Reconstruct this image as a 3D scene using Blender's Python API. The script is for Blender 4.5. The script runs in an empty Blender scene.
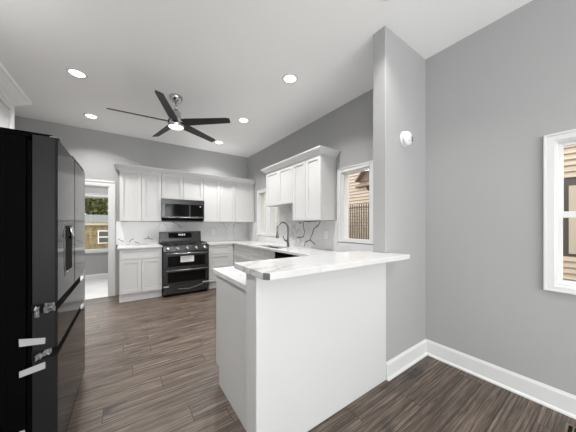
import bpy, bmesh, math, random
from mathutils import Vector, Matrix

# ------------------------------------------------------------------ scene, camera, light
scene = bpy.context.scene
C = scene.collection
FOC = 231.5
cam_data = bpy.data.cameras.new('camera')
cam = bpy.data.objects.new('camera', cam_data)
C.objects.link(cam)
cam_data.sensor_fit = 'HORIZONTAL'
cam_data.sensor_width = 36.0
cam_data.lens = 36.0 * FOC / 576.0
cam_data.shift_y = 9.0 / 576.0
cam_data.clip_start = 0.02
cam_data.clip_end = 200
YAW = math.atan2(288 - 126.5, FOC)
cam.location = (0, 0, 1.33)
cam.rotation_euler = (math.radians(90), 0, -YAW)
scene.camera = cam

scene.view_settings.view_transform = 'Standard'
scene.view_settings.look = 'None'
scene.view_settings.gamma = 1.0
scene.view_settings.use_curve_mapping = False
scene.view_settings.exposure = 0.14

world = bpy.data.worlds.new('overcast_sky')
scene.world = world
world.use_nodes = True
bg = world.node_tree.nodes['Background']
bg.inputs['Color'].default_value = (0.97, 0.975, 0.98, 1)
bg.inputs['Strength'].default_value = 3.7


def area_light(name, loc, rot, sx, sy, power, color=(1, 1, 1), shape='RECTANGLE', spread=None):
    d = bpy.data.lights.new(name, 'AREA')
    d.shape = shape
    d.size = sx
    if shape in ('RECTANGLE', 'ELLIPSE'):
        d.size_y = sy
    d.energy = power
    d.color = color
    if spread:
        d.spread = math.radians(spread)
    o = bpy.data.objects.new(name, d)
    o.location = loc
    o.rotation_euler = rot
    C.objects.link(o)
    return o


H90 = math.radians(90)
XR, XL, YB, YF, HC = 2.55, -1.48, 5.45, -3.2, 3.05     # room: right, left, back, front, ceiling height
LAMP_W = 16.3             # recessed lamps of the kitchen
LAMP_N = 5.0             # recessed lamps of the dining end, most of them added as fill
FAN_W = 6.0
# added fill lights outside the unseen dining-end windows, standing in for daylight
area_light('fill_light_rear', (0.5, YF - 0.35, 1.45), (math.radians(-128), 0, math.pi), 3.0, 2.2, 105, (1, 1, 1))
area_light('fill_light_side', (XL - 0.35, -1.4, 1.45), (0, math.radians(-120), 0), 2.2, 2.4, 8, (1, 1, 1))

# ------------------------------------------------------------------ materials
MATS = {}


def mat(name, color, rough=0.5, metal=0.0, spec=0.5, coat=0.0, emit=None, emit_strength=0.0):
    m = bpy.data.materials.new(name)
    m.use_nodes = True
    p = m.node_tree.nodes['Principled BSDF']
    p.inputs['Base Color'].default_value = (*color, 1)
    p.inputs['Roughness'].default_value = rough
    p.inputs['Metallic'].default_value = metal
    p.inputs['Specular IOR Level'].default_value = spec
    p.inputs['Coat Weight'].default_value = coat
    if emit:
        p.inputs['Emission Color'].default_value = (*emit, 1)
        p.inputs['Emission Strength'].default_value = emit_strength
    MATS[name] = m
    return m


def nodes_of(m):
    nt = m.node_tree
    return nt, nt.nodes, nt.links, nt.nodes['Principled BSDF']


def add_noise_bump(m, scale=80, strength=0.05, dist=0.002, stretch=None):
    nt, N, L, p = nodes_of(m)
    tc = N.new('ShaderNodeTexCoord')
    mp = N.new('ShaderNodeMapping')
    if stretch:
        mp.inputs['Scale'].default_value = stretch
    no = N.new('ShaderNodeTexNoise')
    no.inputs['Scale'].default_value = scale
    no.inputs['Detail'].default_value = 3
    bp = N.new('ShaderNodeBump')
    bp.inputs['Strength'].default_value = strength
    bp.inputs['Distance'].default_value = dist
    L.new(tc.outputs['Object'], mp.inputs['Vector'])
    L.new(mp.outputs['Vector'], no.inputs['Vector'])
    L.new(no.outputs['Fac'], bp.inputs['Height'])
    L.new(bp.outputs['Normal'], p.inputs['Normal'])
    return no


def ramp(N, stops):
    r = N.new('ShaderNodeValToRGB')
    el = r.color_ramp.elements
    while len(el) < len(stops):
        el.new(0.5)
    for e, (pos, col) in zip(el, stops):
        e.position = pos
        e.color = (*col, 1)
    return r


M_wall = mat('grey_wall_paint', (0.375, 0.375, 0.376), 0.62, spec=0.3)
add_noise_bump(M_wall, 150, 0.06, 0.001)
M_ceil = mat('white_ceiling_paint', (0.91, 0.91, 0.91), 0.8, spec=0.2)
add_noise_bump(M_ceil, 120, 0.05, 0.001)
M_trim = mat('white_trim_paint', (0.68, 0.68, 0.68), 0.35)
M_cab = mat('white_cabinet_paint', (0.61, 0.61, 0.61), 0.38)
add_noise_bump(M_cab, 60, 0.02, 0.0006)
M_kick = mat('white_toe_kick', (0.8, 0.8, 0.8), 0.5)
M_knee = mat('white_half_wall_paint', (0.60, 0.60, 0.60), 0.5)
add_noise_bump(M_knee, 40, 0.03, 0.001)
M_vinyl = mat('white_window_vinyl', (0.74, 0.74, 0.74), 0.3)
M_black = mat('black_fridge_side', (0.002, 0.002, 0.002), 0.6, spec=0.02)
M_doorside = mat('black_door_side', (0.012, 0.012, 0.0125), 0.38, spec=0.18)
add_noise_bump(M_doorside, 14, 0.12, 0.004)
M_bgloss = mat('black_glossy_steel', (0.018, 0.018, 0.019), 0.07, metal=0.0, spec=0.10)
add_noise_bump(M_bgloss, 5, 0.015, 0.004)
M_seal = mat('black_recess', (0.004, 0.004, 0.004), 0.7, spec=0.2)
M_bsteel = mat('black_stainless', (0.08, 0.08, 0.082), 0.25, metal=0.85)
add_noise_bump(M_bsteel, 30, 0.03, 0.001, (0.3, 8, 8))
M_steel = mat('brushed_stainless', (0.42, 0.42, 0.43), 0.25, metal=1.0)
add_noise_bump(M_steel, 30, 0.03, 0.001, (0.3, 8, 8))
M_dglass = mat('black_oven_glass', (0.003, 0.003, 0.0035), 0.06, spec=0.22)
M_iron = mat('black_cast_iron', (0.012, 0.012, 0.012), 0.6)
M_chrome = mat('polished_nickel', (0.62, 0.62, 0.63), 0.16, metal=1.0)
M_gunm = mat('gunmetal_faucet', (0.23, 0.23, 0.235), 0.25, metal=1.0)
M_sink = mat('dark_sink_steel', (0.16, 0.16, 0.165), 0.35, metal=0.9)
M_blade = mat('black_fan_blade', (0.016, 0.016, 0.016), 0.5)
add_noise_bump(M_blade, 40, 0.08, 0.001, (1, 14, 14))
M_film = mat('clear_plastic_film', (0.17, 0.17, 0.175), 0.22, spec=0.8)
M_tape = mat('pale_packing_tape', (0.40, 0.40, 0.40), 0.45)
add_noise_bump(M_tape, 90, 0.15, 0.001)
M_paper = mat('white_paper', (0.8, 0.8, 0.8), 0.7)
M_ink = mat('grey_print', (0.25, 0.25, 0.25), 0.7)
M_plastic = mat('white_plastic', (0.74, 0.74, 0.75), 0.4)
M_yellow = mat('yellow_tab', (0.65, 0.48, 0.06), 0.5)
M_slot = mat('dark_slot', (0.05, 0.05, 0.05), 0.6)
M_raw = mat('unpolished_stone_edge', (0.12, 0.12, 0.12), 0.8)
add_noise_bump(M_raw, 120, 0.4, 0.003)
M_vein = mat('grey_stone_vein', (0.16, 0.16, 0.165), 0.2)
M_lamp = mat('lamp_diffuser', (0.95, 0.95, 0.95), 0.5, emit=(1.0, 0.985, 0.96), emit_strength=6.0)
M_lens = mat('fan_light_lens', (0.95, 0.95, 0.95), 0.5, emit=(1.0, 0.985, 0.96), emit_strength=2.5)
M_led = mat('display_digits', (0.4, 0.4, 0.4), 0.4, emit=(0.9, 0.95, 1.0), emit_strength=0.5)
M_brass = mat('dark_bronze_register', (0.26, 0.21, 0.14), 0.35, metal=0.8)
M_fence = mat('dark_fence_metal', (0.05, 0.035, 0.025), 0.5)
M_brown = mat('brown_window_screen', (0.055, 0.046, 0.04), 0.6)
M_cream = mat('cream_trim', (0.36, 0.31, 0.24), 0.6)
M_soil = mat('bare_ground', (0.30, 0.27, 0.22), 0.9)
M_bark = mat('brown_bark', (0.12, 0.08, 0.05), 0.9)
M_roof = mat('grey_shingle_roof', (0.08, 0.085, 0.075), 0.85)
add_noise_bump(M_roof, 30, 0.5, 0.02)
M_awning = mat('brown_awning_shingle', (0.17, 0.12, 0.09), 0.8)
add_noise_bump(M_awning, 40, 0.4, 0.01)


def marble_material():
    m = mat('white_veined_quartz', (0.86, 0.86, 0.86), 0.13, spec=0.5)
    nt, N, L, p = nodes_of(m)
    tc = N.new('ShaderNodeTexCoord')
    n1 = N.new('ShaderNodeTexNoise')
    n1.inputs['Scale'].default_value = 1.5
    n1.inputs['Detail'].default_value = 5
    n1.inputs['Roughness'].default_value = 0.55
    n1.inputs['Distortion'].default_value = 1.6
    sub = N.new('ShaderNodeMath'); sub.operation = 'SUBTRACT'; sub.inputs[1].default_value = 0.5
    ab = N.new('ShaderNodeMath'); ab.operation = 'ABSOLUTE'
    r1 = ramp(N, [(0.0, (1, 1, 1)), (0.006, (0.75, 0.75, 0.75)), (0.02, (0.12, 0.12, 0.12)), (0.06, (0, 0, 0))])
    n2 = N.new('ShaderNodeTexNoise')
    n2.inputs['Scale'].default_value = 1.1
    n2.inputs['Detail'].default_value = 2
    r2 = ramp(N, [(0.50, (0, 0, 0)), (0.68, (1, 1, 1))])
    mul = N.new('ShaderNodeMath'); mul.operation = 'MULTIPLY'
    n3 = N.new('ShaderNodeTexNoise')
    n3.inputs['Scale'].default_value = 5
    n3.inputs['Detail'].default_value = 6
    r3 = ramp(N, [(0.3, (0.61, 0.61, 0.615)), (0.7, (0.67, 0.67, 0.67))])
    mix = N.new('ShaderNodeMix'); mix.data_type = 'RGBA'
    mix.inputs['B'].default_value = (0.30, 0.30, 0.305, 1)
    for n in (n1, n2, n3):
        L.new(tc.outputs['Object'], n.inputs['Vector'])
    L.new(n1.outputs['Fac'], sub.inputs[0]); L.new(sub.outputs[0], ab.inputs[0]); L.new(ab.outputs[0], r1.inputs['Fac'])
    L.new(n2.outputs['Fac'], r2.inputs['Fac'])
    L.new(r1.outputs['Color'], mul.inputs[0]); L.new(r2.outputs['Color'], mul.inputs[1])
    L.new(n3.outputs['Fac'], r3.inputs['Fac'])
    L.new(r3.outputs['Color'], mix.inputs['A']); L.new(mul.outputs[0], mix.inputs['Factor'])
    L.new(mix.outputs['Result'], p.inputs['Base Color'])
    return m


def floor_material():
    m = mat('dark_wood_planks', (0.1, 0.08, 0.07), 0.4, spec=0.45)
    nt, N, L, p = nodes_of(m)
    tc = N.new('ShaderNodeTexCoord')
    br = N.new('ShaderNodeTexBrick')
    br.offset = 0.0
    br.inputs['Color1'].default_value = (0.0, 0.0, 0.0, 1)
    br.inputs['Color2'].default_value = (1.0, 1.0, 1.0, 1)
    br.inputs['Mortar'].default_value = (0.5, 0.5, 0.5, 1)
    br.inputs['Scale'].default_value = 1.0
    br.inputs['Mortar Size'].default_value = 0.0021
    br.inputs['Mortar Smooth'].default_value = 0.1
    br.inputs['Brick Width'].default_value = 1.22
    br.inputs['Row Height'].default_value = 0.165
    # every row of planks starts at its own random offset
    sx = N.new('ShaderNodeSeparateXYZ'); L.new(tc.outputs['Object'], sx.inputs[0])
    rw = N.new('ShaderNodeMath'); rw.operation = 'DIVIDE'; rw.inputs[1].default_value = 0.165
    fl = N.new('ShaderNodeMath'); fl.operation = 'FLOOR'
    wn_ = N.new('ShaderNodeTexWhiteNoise'); wn_.noise_dimensions = '1D'
    ma = N.new('ShaderNodeMath'); ma.operation = 'MULTIPLY_ADD'; ma.inputs[1].default_value = 1.22
    cx_ = N.new('ShaderNodeCombineXYZ')
    L.new(sx.outputs['Y'], rw.inputs[0]); L.new(rw.outputs[0], fl.inputs[0]); L.new(fl.outputs[0], wn_.inputs['W'])
    L.new(wn_.outputs['Value'], ma.inputs[0]); L.new(sx.outputs['X'], ma.inputs[2])
    L.new(ma.outputs[0], cx_.inputs['X']); L.new(sx.outputs['Y'], cx_.inputs['Y'])
    L.new(cx_.outputs[0], br.inputs['Vector'])
    # grain running along the planks, shifted per plank
    off = N.new('ShaderNodeVectorMath'); off.operation = 'SCALE'; off.inputs['Scale'].default_value = 7.3
    L.new(br.outputs['Color'], off.inputs[0])
    add = N.new('ShaderNodeVectorMath'); add.operation = 'ADD'
    L.new(tc.outputs['Object'], add.inputs[0]); L.new(off.outputs[0], add.inputs[1])
    mp = N.new('ShaderNodeMapping'); mp.inputs['Scale'].default_value = (0.9, 32, 1)
    L.new(add.outputs[0], mp.inputs['Vector'])
    g1 = N.new('ShaderNodeTexNoise'); g1.inputs['Scale'].default_value = 2.2; g1.inputs['Detail'].default_value = 8
    g1.inputs['Roughness'].default_value = 0.66; g1.inputs['Distortion'].default_value = 0.35
    L.new(mp.outputs['Vector'], g1.inputs['Vector'])
    rg = ramp(N, [(0.30, (0.022, 0.0158, 0.012)), (0.45, (0.076, 0.057, 0.045)), (0.58, (0.143, 0.112, 0.092)), (0.74, (0.29, 0.235, 0.198))])
    L.new(g1.outputs['Fac'], rg.inputs['Fac'])
    mf = N.new('ShaderNodeMapping'); mf.inputs['Scale'].default_value = (4, 110, 1)
    L.new(add.outputs[0], mf.inputs['Vector'])
    g2 = N.new('ShaderNodeTexNoise'); g2.inputs['Scale'].default_value = 2.0; g2.inputs['Detail'].default_value = 4
    L.new(mf.outputs['Vector'], g2.inputs['Vector'])
    rf = ramp(N, [(0.32, (0.62, 0.62, 0.62)), (0.5, (1.0, 1.0, 1.0)), (0.68, (1.35, 1.33, 1.3))])
    L.new(g2.outputs['Fac'], rf.inputs['Fac'])
    m0 = N.new('ShaderNodeMix'); m0.data_type = 'RGBA'; m0.blend_type = 'MULTIPLY'; m0.inputs['Factor'].default_value = 1
    L.new(rg.outputs['Color'], m0.inputs['A']); L.new(rf.outputs['Color'], m0.inputs['B'])
    # knots
    mk = N.new('ShaderNodeMapping'); mk.inputs['Scale'].default_value = (1.6, 4.5, 1)
    L.new(add.outputs[0], mk.inputs['Vector'])
    kn = N.new('ShaderNodeTexNoise'); kn.inputs['Scale'].default_value = 1.9; kn.inputs['Detail'].default_value = 3
    L.new(mk.outputs['Vector'], kn.inputs['Vector'])
    rk = ramp(N, [(0.26, (0.30, 0.30, 0.30)), (0.38, (0.95, 0.95, 0.95)), (0.7, (1.15, 1.12, 1.1))])
    L.new(kn.outputs['Fac'], rk.inputs['Fac'])
    m1 = N.new('ShaderNodeMix'); m1.data_type = 'RGBA'; m1.blend_type = 'MULTIPLY'; m1.inputs['Factor'].default_value = 1
    L.new(m0.outputs['Result'], m1.inputs['A']); L.new(rk.outputs['Color'], m1.inputs['B'])
    # tone per plank
    rp = ramp(N, [(0.0, (0.86, 0.86, 0.86)), (1.0, (1.12, 1.11, 1.09))])
    L.new(br.outputs['Color'], rp.inputs['Fac'])
    m2 = N.new('ShaderNodeMix'); m2.data_type = 'RGBA'; m2.blend_type = 'MULTIPLY'; m2.inputs['Factor'].default_value = 1
    L.new(m1.outputs['Result'], m2.inputs['A']); L.new(rp.outputs['Color'], m2.inputs['B'])
    m3 = N.new('ShaderNodeMix'); m3.data_type = 'RGBA'
    m3.inputs['B'].default_value = (0.008, 0.006, 0.005, 1)
    L.new(br.outputs['Fac'], m3.inputs['Factor']); L.new(m2.outputs['Result'], m3.inputs['A'])
    L.new(m3.outputs['Result'], p.inputs['Base Color'])
    rr = ramp(N, [(0.3, (0.50, 0.50, 0.50)), (0.7, (0.36, 0.36, 0.36))])
    L.new(g1.outputs['Fac'], rr.inputs['Fac']); L.new(rr.outputs['Color'], p.inputs['Roughness'])
    bp = N.new('ShaderNodeBump'); bp.inputs['Strength'].default_value = 0.12; bp.inputs['Distance'].default_value = 0.002
    L.new(g1.outputs['Fac'], bp.inputs['Height']); L.new(bp.outputs['Normal'], p.inputs['Normal'])
    return m


def glass_material():
    m = bpy.data.materials.new('window_glass')
    m.use_nodes = True
    nt = m.node_tree
    N, L = nt.nodes, nt.links
    N.clear()
    out = N.new('ShaderNodeOutputMaterial')
    tr = N.new('ShaderNodeBsdfTransparent'); tr.inputs['Color'].default_value = (0.97, 0.98, 0.975, 1)
    gl = N.new('ShaderNodeBsdfGlossy'); gl.inputs['Roughness'].default_value = 0.02
    fr = N.new('ShaderNodeFresnel'); fr.inputs['IOR'].default_value = 1.45
    ml = N.new('ShaderNodeMath'); ml.operation = 'MULTIPLY'; ml.inputs[1].default_value = 0.3
    mx = N.new('ShaderNodeMixShader')
    L.new(fr.outputs[0], ml.inputs[0]); L.new(ml.outputs[0], mx.inputs['Fac'])
    L.new(tr.outputs[0], mx.inputs[1]); L.new(gl.outputs[0], mx.inputs[2]); L.new(mx.outputs[0], out.inputs['Surface'])
    return m


def noise_color(name, stops, scale, rough, stretch=(1, 1, 1), bump=0.0, detail=5):
    m = mat(name, (0.5, 0.5, 0.5), rough)
    nt, N, L, p = nodes_of(m)
    tc = N.new('ShaderNodeTexCoord')
    mp = N.new('ShaderNodeMapping'); mp.inputs['Scale'].default_value = stretch
    no = N.new('ShaderNodeTexNoise'); no.inputs['Scale'].default_value = scale; no.inputs['Detail'].default_value = detail
    r = ramp(N, stops)
    L.new(tc.outputs['Object'], mp.inputs['Vector']); L.new(mp.outputs['Vector'], no.inputs['Vector'])
    L.new(no.outputs['Fac'], r.inputs['Fac']); L.new(r.outputs['Color'], p.inputs['Base Color'])
    if bump:
        bp = N.new('ShaderNodeBump'); bp.inputs['Strength'].default_value = bump; bp.inputs['Distance'].default_value = 0.01
        L.new(no.outputs['Fac'], bp.inputs['Height']); L.new(bp.outputs['Normal'], p.inputs['Normal'])
    return m


M_quartz = marble_material()
M_floor = floor_material()
M_glass = glass_material()
M_siding = noise_color('tan_lap_siding', [(0.3, (0.35, 0.275, 0.21)), (0.7, (0.43, 0.35, 0.275))], 3, 0.7, (1, 0.3, 8))
M_ochre = noise_color('ochre_stone_wall', [(0.3, (0.09, 0.065, 0.03)), (0.5, (0.16, 0.12, 0.06)), (0.75, (0.24, 0.19, 0.11))], 6, 0.85, bump=0.4)
M_leaf = noise_color('tree_leaves', [(0.3, (0.02, 0.03, 0.006)), (0.55, (0.08, 0.09, 0.015)), (0.75, (0.24, 0.23, 0.05))], 1.6, 0.6)
M_tile = noise_color('pale_floor_tile', [(0.3, (0.70, 0.70, 0.70)), (0.7, (0.80, 0.80, 0.80))], 3, 0.4)


# ------------------------------------------------------------------ helpers
class MB:
    """Collects shapes in one bmesh; build() links them as one object."""

    def __init__(self):
        self.bm = bmesh.new()
        self.slot = 0

    def _mark(self, before):
        for f in self.bm.faces:
            if f not in before:
                f.material_index = self.slot

    def box(self, x0, x1, y0, y1, z0, z1, rot=None, origin=None):
        v = [self.bm.verts.new(p) for p in ((x0, y0, z0), (x1, y0, z0), (x1, y1, z0), (x0, y1, z0),
                                            (x0, y0, z1), (x1, y0, z1), (x1, y1, z1), (x0, y1, z1))]
        for q in ((0, 3, 2, 1), (4, 5, 6, 7), (0, 1, 5, 4), (1, 2, 6, 5), (2, 3, 7, 6), (3, 0, 4, 7)):
            f = self.bm.faces.new([v[i] for i in q]); f.material_index = self.slot
        if rot is not None:
            bmesh.ops.rotate(self.bm, verts=v, cent=origin or (0, 0, 0), matrix=rot)
        return v

    def prism(self, pts, z0, z1, axis='z', side_slots=None):
        """Extrude a polygon (counter-clockwise 2D points) along an axis."""
        def P(a, b, c):
            return {'z': (a, b, c), 'y': (a, c, b), 'x': (c, a, b)}[axis]
        lo = [self.bm.verts.new(P(a, b, z0)) for a, b in pts]
        hi = [self.bm.verts.new(P(a, b, z1)) for a, b in pts]
        n = len(pts)
        fs = [self.bm.faces.new(lo[::-1]), self.bm.faces.new(hi)]
        for i in range(n):
            j = (i + 1) % n
            fs.append(self.bm.faces.new((lo[i], lo[j], hi[j], hi[i])))
        for f in fs:
            f.material_index = self.slot
        if side_slots:
            for i, s in side_slots.items():
                fs[2 + i].material_index = s
        return lo + hi

    def lathe(self, prof, seg=32, center=(0, 0, 0), axis='z', smooth=True):
        """Revolve (radius, height) pairs round an axis."""
        cx, cy, cz = center
        rings = []
        for r, h in prof:
            ring = []
            for k in range(seg):
                a = 2 * math.pi * k / seg
                if r < 1e-6 and k > 0:
                    ring.append(ring[0]); continue
                c, s = r * math.cos(a), r * math.sin(a)
                p = {'z': (cx + c, cy + s, cz + h), 'y': (cx + c, cy + h, cz + s), 'x': (cx + h, cy + c, cz + s)}[axis]
                ring.append(self.bm.verts.new(p))
            rings.append(ring)
        for a, b in zip(rings[:-1], rings[1:]):
            for k in range(seg):
                l = (k + 1) % seg
                vs = []
                for v in (a[k], a[l], b[l], b[k]):
                    if v not in vs:
                        vs.append(v)
                if len(vs) >= 3:
                    f = self.bm.faces.new(vs); f.material_index = self.slot; f.smooth = smooth
        for ring in (rings[0], rings[-1]):
            u = list(dict.fromkeys(ring))
            if len(u) > 2:
                f = self.bm.faces.new(u); f.material_index = self.slot
        return self

    def tube(self, pts, r, seg=12, radii=None):
        pts = [Vector(p) for p in pts]
        n = len(pts)
        rings = []
        up = Vector((0.123, 0.31, 0.94)).normalized()
        for i, p in enumerate(pts):
            t = (pts[min(i + 1, n - 1)] - pts[max(i - 1, 0)]).normalized()
            a = t.cross(up)
            if a.length < 1e-3:
                a = t.cross(Vector((1, 0, 0)))
            a.normalize(); b = t.cross(a).normalized()
            rr = radii[i] if radii else r
            rings.append([self.bm.verts.new(p + rr * (math.cos(2 * math.pi * k / seg) * a + math.sin(2 * math.pi * k / seg) * b)) for k in range(seg)])
        for A, B in zip(rings[:-1], rings[1:]):
            for k in range(seg):
                l = (k + 1) % seg
                f = self.bm.faces.new((A[k], A[l], B[l], B[k])); f.smooth = True; f.material_index = self.slot
        for ring in (rings[0][::-1], rings[-1]):
            f = self.bm.faces.new(ring); f.material_index = self.slot
        return self

    def build(self, name, material, parent=None, bevel=0.0, loc=None, seg=2):
        bmesh.ops.recalc_face_normals(self.bm, faces=self.bm.faces[:])
        me = bpy.data.meshes.new(name)
        self.bm.to_mesh(me)
        self.bm.free()
        for m in (material if isinstance(material, (list, tuple)) else [material]):
            me.materials.append(m)
        o = bpy.data.objects.new(name, me)
        C.objects.link(o)
        if parent is not None:
            o.parent = parent
        if loc is not None:
            o.location = loc
        if bevel:
            b = o.modifiers.new('edge_bevel', 'BEVEL')
            b.width = bevel; b.segments = seg; b.limit_method = 'ANGLE'; b.angle_limit = math.radians(40)
        return o


def tag(o, label=None, cat=None, group=None, kind=None):
    for k, v in (('label', label), ('category', cat), ('group', group), ('kind', kind)):
        if v:
            o[k] = v
    return o


def thing(name, label, cat, loc=(0, 0, 0), rz=0.0, group=None):
    o = bpy.data.objects.new(name, None)
    o.empty_display_size = 0.1
    C.objects.link(o)
    o.location = loc
    o.rotation_euler = (0, 0, rz)
    return tag(o, label, cat, group)


def struct_empty(name, label=None, loc=(0, 0, 0), rz=0.0):
    o = bpy.data.objects.new(name, None)
    o.empty_display_size = 0.1
    C.objects.link(o)
    o.location = loc
    o.rotation_euler = (0, 0, rz)
    if label:
        o['label'] = label
    o['kind'] = 'structure'
    return o


def struct(name, mb, material, label, bevel=0.0, cat=None):
    o = mb.build(name, material, None, bevel)
    return tag(o, label, cat or name.split('_')[0], kind='structure')


def copy_tree(o, parent=None):
    c = o.copy()
    C.objects.link(c)
    if parent is not None:
        c.parent = parent
    for ch in list(o.children):
        copy_tree(ch, c)
    return c


def wall_x(mb, x0, x1, ya, yb, z0, z1, holes):
    """Wall slab between x0 and x1 running along y with holes (y0,y1,z0,z1)."""
    cuts = sorted({ya, yb, *[h[0] for h in holes], *[h[1] for h in holes]})
    for a, b in zip(cuts[:-1], cuts[1:]):
        mid = (a + b) / 2
        hs = sorted([(h[2], h[3]) for h in holes if h[0] < mid < h[1]])
        z = z0
        for (p, q) in hs:
            if p > z:
                mb.box(x0, x1, a, b, z, p)
            z = q
        if z < z1:
            mb.box(x0, x1, a, b, z, z1)


def wall_y(mb, y0, y1, xa, xb, z0, z1, holes):
    cuts = sorted({xa, xb, *[h[0] for h in holes], *[h[1] for h in holes]})
    for a, b in zip(cuts[:-1], cuts[1:]):
        mid = (a + b) / 2
        hs = sorted([(h[2], h[3]) for h in holes if h[0] < mid < h[1]])
        z = z0
        for (p, q) in hs:
            if p > z:
                mb.box(a, b, y0, y1, z, p)
            z = q
        if z < z1:
            mb.box(a, b, y0, y1, z, z1)


# ------------------------------------------------------------------ the room
WT = 0.15
NEAR_W = (-0.57, 0.273, 0.885, 1.94)      # y0, y1, z0, z1 of the openings in the right wall
KIT_W = (1.815, 2.312, 1.108, 2.085)
SINK_W = (4.005, 4.845, 1.115, 2.075)
DOOR = (-1.10, -0.262, 0.0, 2.045)        # x0, x1, z0, z1 of the doorway in the back wall
FAR_W = (-1.05, -0.27, 0.715, 2.01)
REAR_W = (-1.0, 2.0, 0.35, 2.55)
SIDE_W = (-2.6, -0.2, 0.35, 2.55)

mb = MB(); mb.box(XL - WT, XR + WT, YF - WT, YB, -0.1, 0.0)
struct('floor', mb, M_floor, 'dark brown wood plank floor of the kitchen and dining area')
mb = MB(); mb.box(XL - WT, XR + WT, YF - WT, YB + WT, HC, HC + 0.1)
struct('ceiling', mb, M_ceil, 'flat white ceiling with recessed lamps')
mb = MB(); wall_x(mb, XR, XR + WT, YF - WT, YB + WT, 0, HC, [NEAR_W, KIT_W, SINK_W])
struct('wall_right', mb, M_wall, 'long grey painted wall with three windows')
mb = MB(); wall_x(mb, XL - WT, XL, YF - WT, YB + WT, 0, HC, [SIDE_W])
struct('wall_left', mb, M_wall, 'grey painted wall behind the fridge')
mb = MB(); wall_y(mb, YB, YB + WT, XL, XR, 0, HC, [DOOR])
struct('wall_back', mb, M_wall, 'grey painted wall behind the range with a doorway')
mb = MB(); wall_y(mb, YF - WT, YF, XL, XR, 0, HC, [REAR_W])
struct('wall_front', mb, M_wall, 'grey painted wall of the dining end with an added wide window')
# partition stub at the end of the bar
SX, SY0, SY1 = 1.827, 1.155, 1.277
mb = MB(); mb.box(SX, XR, SY0, SY1, 0, HC)
struct('wall_stub', mb, M_wall, 'short grey partition wall at the end of the bar', bevel=0.004)
# half wall under the bar
KX = 0.587
mb = MB(); mb.box(KX, SX, 1.147, 1.283, 0, 1.05)
struct('wall_half', mb, M_knee, 'white half wall under the raised bar top', bevel=0.006)


def baseboard(name, label, pts_dir, length, origin, rz):
    """Baseboard with a shoe moulding; runs along local x, thickness towards local -y."""
    b = MB()
    prof = [(0, 0), (0, 0.148), (-0.006, 0.148), (-0.010, 0.138), (-0.015, 0.128), (-0.015, 0.022), (-0.029, 0.012), (-0.031, 0)]
    b.prism([(y, z) for y, z in prof], 0, length, axis='x')
    o = b.build(name, M_trim)
    o.location = origin
    o.rotation_euler = (0, 0, rz)
    tag(o, label, 'baseboard', kind='structure')
    return o


baseboard('baseboard_right', 'white baseboard along the long grey wall', None, SY0 - YF, (XR, SY0, 0), -H90)
baseboard('baseboard_stub', 'white baseboard along the foot of the grey partition', None, XR - SX - 0.002, (SX + 0.002, SY0, 0), 0)
baseboard('baseboard_left', 'white baseboard along the wall behind the fridge', None, 1.35 - YF, (XL, YF, 0), H90)

# room beyond the doorway
YN = 7.2
mb = MB(); mb.box(-1.75, 0.85, YB, YN + WT, -0.1, 0.0)
struct('floor_back_room', mb, M_tile, 'pale floor of the room beyond the doorway')
mb = MB(); wall_y(mb, YN, YN + WT, -1.75, 0.85, 0, HC, [FAR_W])
struct('wall_back_room', mb, M_wall, 'grey wall with a window seen through the doorway')
mb = MB(); mb.box(-1.75 - WT, -1.75, YB + WT, YN + WT, 0, HC)
mb.box(0.85, 0.85 + WT, YB + WT, YN + WT, 0, HC)
struct('wall_back_room_sides', mb, M_wall, 'side walls of the room beyond the doorway')
mb = MB(); mb.box(-1.9, 1.0, YB + WT, YN + WT, HC, HC + 0.1)
struct('ceiling_back_room', mb, M_ceil, 'white ceiling of the room beyond the doorway')
baseboard('baseboard_back_room', 'white baseboard in the room beyond the doorway', None, 2.6, (-1.75, YN, 0), 0)

# doorway casing
d = struct_empty('door_1', 'open doorway with a wide white casing beside the cabinets')
d['category'] = 'doorway'
mb = MB()
x0, x1, _, z1 = DOOR
CW = 0.092
mb.box(x1 - 0.004, x1 + CW - 0.02, YB - 0.018, YB, 0, z1 + 0.0)
mb.box(x1 + CW - 0.02, x1 + CW, YB - 0.028, YB, 0, z1 + CW)
mb.box(x0 - CW + 0.02, x0 + 0.004, YB - 0.018, YB, 0, z1)
mb.box(x0 - CW, x0 - CW + 0.02, YB - 0.028, YB, 0, z1 + CW)
mb.box(x0 - CW + 0.02, x1 + CW - 0.02, YB - 0.018, YB, z1, z1 + CW - 0.02)
mb.box(x0 - CW, x1 + CW, YB - 0.028, YB, z1 + CW - 0.02, z1 + CW + 0.008)
mb.build('casing', M_trim, d, 0.003)
mb = MB()
mb.box(x1 - 0.02, x1, YB, YB + WT, 0, z1)
mb.box(x0, x0 + 0.02, YB, YB + WT, 0, z1)
mb.box(x0 + 0.02, x1 - 0.02, YB, YB + WT, z1 - 0.02, z1)
mb.build('jamb', M_trim, d, 0.002)


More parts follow.
